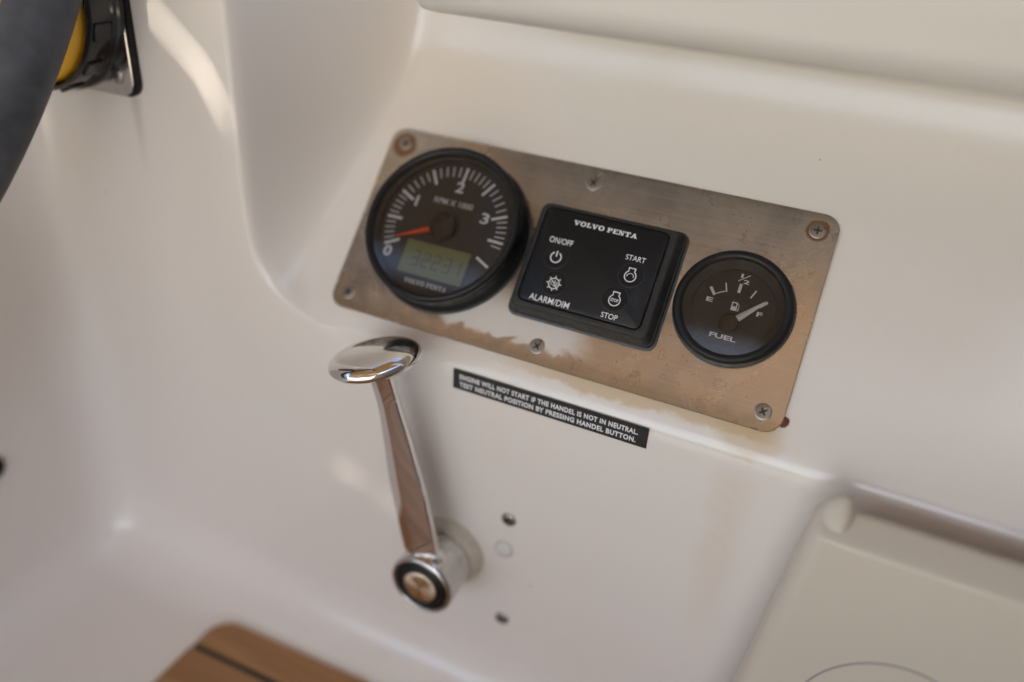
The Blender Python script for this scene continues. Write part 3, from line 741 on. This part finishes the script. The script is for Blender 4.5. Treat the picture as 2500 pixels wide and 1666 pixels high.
# ================================================================== cream moulded box, lower right
bx = thing('moulded_locker', 'cream moulded box with rounded rim standing in front of the wall', 'locker', Matrix.Translation(Vector((0, 0, SEATZ)) * MM))
def locker_section(z, topz=260):
    d = topz - z                                     # distance below the top
    flare = 0.115 * d
    r = 6.0
    ins = 0.0
    if d < r: ins = r - math.sqrt(max(r * r - (r - d) ** 2, 0))
    x0, x1 = 156.5 - flare + ins * 0.5, 462.0
    y0, y1 = -38.0 - 0.10 * d + (max(0.0, 8.0 - d) * 1.55 if d < 8 else 0.0), -22.0
    rc = 9.0
    pts = []
    for qx, qy, a0 in ((1, 1, 0), (-1, 1, 90), (-1, -1, 180), (1, -1, 270)):
        rr = min(2.0, (y1 - y0) * 0.3) if qy > 0 else min(rc, (y1 - y0) * 0.55)
        cy = (y1 - rr) if qy > 0 else (y0 + rr)
        cx = (x1 - rr) if qx > 0 else (x0 + rr)
        for i in range(7):
            a = R(a0 + 15 * i)
            k = rr
            pts.append((cx + k * math.cos(a), cy + k * math.sin(a), z))
    return pts
zz = [2, 60, 120, 180, 220, 240, 247, 250, 251.4, 252.6, 254, 256, 258, 259.3, 259.8]
body = link('box_body', loft('box_body', [locker_section(z) for z in zz], sharp=0), 'cream', bx)
# raised horn at the left end of the rim
hp = [(157.2, 250), (157.6, 257), (159.6, 262.6), (163, 266.2), (167, 267.6), (169.8, 267.0), (171.2, 264.8), (172.0, 262.2), (172.8, 260.0), (173.4, 257.0), (173.6, 250)]
hc = (168, 256)
rings = []
for y, f, dz in ((-23.0, .55, 0), (-22.6, .8, 0), (-22.8, .93, 0), (-24, 1.0, 0), (-26.5, .95, -.6), (-29, .85, -2.2), (-31.5, .75, -4.6), (-34, .65, -7.6), (-37, .55, -12), (-39, .5, -15)):
    rings.append([(hc[0] + (x - hc[0]) * (0.6 + 0.4 * f), y, hc[1] + (z - hc[1]) * f + dz) for x, z in hp])
link('rim_horn', loft('rim_horn', rings, sharp=0), 'cream', bx)
# curved seam on the front face
cu = bpy.data.curves.new('seam', 'CURVE'); cu.dimensions = '3D'; cu.bevel_depth = 0.35 * MM; cu.bevel_resolution = 2
sp = cu.splines.new('POLY'); n = 60; sp.points.add(n - 1)
for i in range(n):
    t = math.pi * (1.06 - 1.12 * i / (n - 1))
    x = 210 + 40 * math.cos(t) ; z = -96 + 42 * math.sin(t) + 255 + 0.10 * (x - 207)
    y = -38.0 - 0.10 * (260 - z) - 0.05
    sp.points[i].co = (x * MM, y * MM, z * MM, 1)
ob = bpy.data.objects.new('seam', cu); col.objects.link(ob)
me = bpy.data.meshes.new_from_object(ob.evaluated_get(bpy.context.evaluated_depsgraph_get()))
bpy.data.objects.remove(ob)
link('seam', me, 'pencil', bx)

# ================================================================== yellow and black fitting, top left
ft = thing('round_deck_fitting', 'black ribbed ring fitting with yellow centre on a square steel plate', 'fitting', frame_wall(-305, 171.5, 0))
link('rubber_gasket', loft('rubber_gasket', [rrect(119, 116, 9, 0), rrect(119, 116, 9, 2.6), rrect(118, 115, 8.6, 3.0)], sharp=30), 'rubber', ft)
link('mounting_plate', loft('mounting_plate', [rrect(115, 114, 9, 3.0), rrect(115, 114, 9, 4.6), rrect(114, 113, 8.6, 5.0)], sharp=30), 'chromeworn', ft)
for sx in (-1, 1):
    for sy in (-1, 1):
        phillips_screw(ft, 4.6, 1.1, 'steel', Matrix.Translation(Vector((sx * 46.5, sy * 46.5, 5.0)) * MM), rot=.4)
ring = link('black_ring', lathe('black_ring', [(55, 5.0), (55, 8.0), (53.6, 9.0), (53.6, 11.0), (52.4, 12.0), (52.4, 24), (51.8, 26), (50.8, 26.8), (50.0, 26.2), (49.6, 22), (49.4, 12)], 96, (True, False), 40), 'blackgloss', ft, Matrix.Translation(Vector((5, -4.5, 0)) * MM))
rib = loft('rib', [rrect(10, 10.5, 1.2, 51.6, 3), rrect(10, 10.5, 1.2, 53.4, 3), rrect(9.2, 9.7, 1.0, 54.0, 3)], sharp=30)
for i in range(14):
    a = 2 * math.pi * (i + .35) / 14
    mtx = Matrix.Rotation(a, 4, 'Z') @ Matrix(((0, 0, 1, 0), (1, 0, 0, 0), (0, 1, 0, 18 * MM), (0, 0, 0, 1)))
    link('rib', rib, 'blackgloss', ring, mtx)
link('yellow_cap', lathe('yellow_cap', [(48.6, 10), (48.4, 22), (47.8, 25.5), (46.8, 27.0), (44, 28), (30, 29.5), (18, 30.5), (1, 31)], 80, (False, True), 0), 'yellow', ft, Matrix.Translation(Vector((5, -4.5, 0)) * MM))

# small dark grommet on the end wall
gr = thing('wall_grommet', 'small dark round grommet on the end wall above the seat', 'grommet', Matrix(((0, 0, 1, ENDX * MM), (1, 0, 0, -86.5 * MM), (0, 1, 0, -133 * MM), (0, 0, 0, 1))))
link('flange', lathe('flange', [(9, 0), (9, 1.5), (8, 2.6), (5.5, 3.0), (4.8, 1.0)], 40, sharp=0), 'rubber', gr)
link('bore', lathe('bore', [(5.0, 0.4), (5.0, 0.9)], 32), 'recess', gr)

# ================================================================== steering wheel
WR = 405.0
wy, wz = -77.2 - 0.793 * WR, 144.4 + 0.609 * WR
wh = thing('steering_wheel', 'steering wheel rim wrapped in worn dark grey leather', 'steering wheel', Matrix(((0, 0, 1, -240.6 * MM), (1, 0, 0, wy * MM), (0, 1, 0, wz * MM), (0, 0, 0, 1))))
rings = []
for i in range(160):
    t = 2 * math.pi * i / 160
    rings.append([((WR + 16.0 * math.cos(p)) * math.cos(t), (WR + 16.0 * math.cos(p)) * math.sin(t), 16.0 * math.sin(p)) for p in [2 * math.pi * j / 28 for j in range(28)]])
rings.append(rings[0])
link('rim', loft('rim', rings, (False, False), sharp=0), 'grip', wh)
for k in range(5):
    a = 2 * math.pi * k / 5 + 0.3
    rings = []
    for rr in (40, 120, 240, WR - 8):
        rings.append([(rr * math.cos(a) - q * math.sin(a), rr * math.sin(a) + q * math.cos(a), s) for q, s in [(6 * math.cos(w), 6 * math.sin(w)) for w in [2 * math.pi * j / 12 for j in range(12)]]])
    link('spoke', loft('spoke', rings, sharp=0), 'chrome', wh)
link('hub', lathe('hub', [(46, -12), (46, 8), (40, 14), (20, 17), (2, 18)], 48, sharp=30), 'chromeworn', wh)

# ================================================================== bimini canopy overhead (shades the cockpit, shows in the reflections) and an added light-blocking panel
CZ = 1500.0
def cloth(name, origin, eu, ev, loop, holes, label, mat='canvas'):
    """flat cloth panel: origin + u*eu + v*ev (mm), outline loop and optional holes in (u, v)"""
    bm = bmesh.new(); edges = []
    for lp in [loop] + holes:
        vv = [bm.verts.new((origin + eu * u + ev * v) * MM) for u, v in lp]
        edges += [bm.edges.new((vv[i], vv[(i + 1) % len(vv)])) for i in range(len(vv))]
    bmesh.ops.triangle_fill(bm, use_beauty=True, edges=edges)
    bmesh.ops.recalc_face_normals(bm, faces=bm.faces)
    me = bpy.data.meshes.new(name); bm.to_mesh(me); bm.free()
    o = link(name, me, mat, smooth=False)
    so = o.modifiers.new('solid', 'SOLIDIFY'); so.thickness = 0.0008
    return tag(o, label, 'canopy')
EX, EY, EZ = Vector((1, 0, 0)), Vector((0, 1, 0)), Vector((0, 0, 1))
cloth('bimini_canopy', Vector((0, 0, CZ)), EX, EY, [(-1700, -1010), (480, -1010), (480, 760), (-1700, 760)], [], 'tan canvas bimini over the helm, mirrored in the chrome knob')
FO = Vector((0, -1075, CZ)); FV = Vector((0, -0.855, -0.518))  # unseen sloping panel added to hold back light from the front
def on_front(x, z):                                   # where the sun ray to the wall point (x, z) crosses the front panel
    n = EX.cross(FV); p = Vector((x, 0, z))
    t = (FO - p).dot(n) / SUN.dot(n); q = p + SUN * t - FO
    return (q.x, q.dot(FV))
sun_slit = [on_front(*p) for p in ((-239, 168), (-238.4, 168.7), (-214.3, 149.3), (-199.5, 136.1), (-188.6, 114.9), (-187.8, 107), (-189.2, 115), (-200.3, 135.4), (-215.0, 148.8))]  # slit added to throw the light streak onto the wall
def sun_hole(x, z, d):
    u, v = on_front(x, z)
    return [(u + d / 2 * math.cos(k * math.pi / 4), v + d / 2 * math.sin(k * math.pi / 4)) for k in range(8)]
sun_holes = [sun_hole(-121, -104, 2.2), sun_hole(-111, -107, 1.9), sun_hole(-92, -116, 1.7), sun_hole(-82, -120, 1.5)]  # pinholes added to throw soft sun spots beside the lever
cloth('added_front_panel', FO, EX, FV, [(-1700, 0), (755, 0), (755, 1300), (-1700, 1300)], [sun_slit] + sun_holes, 'unseen tan canvas panel added to cut front light, with openings for sun marks')
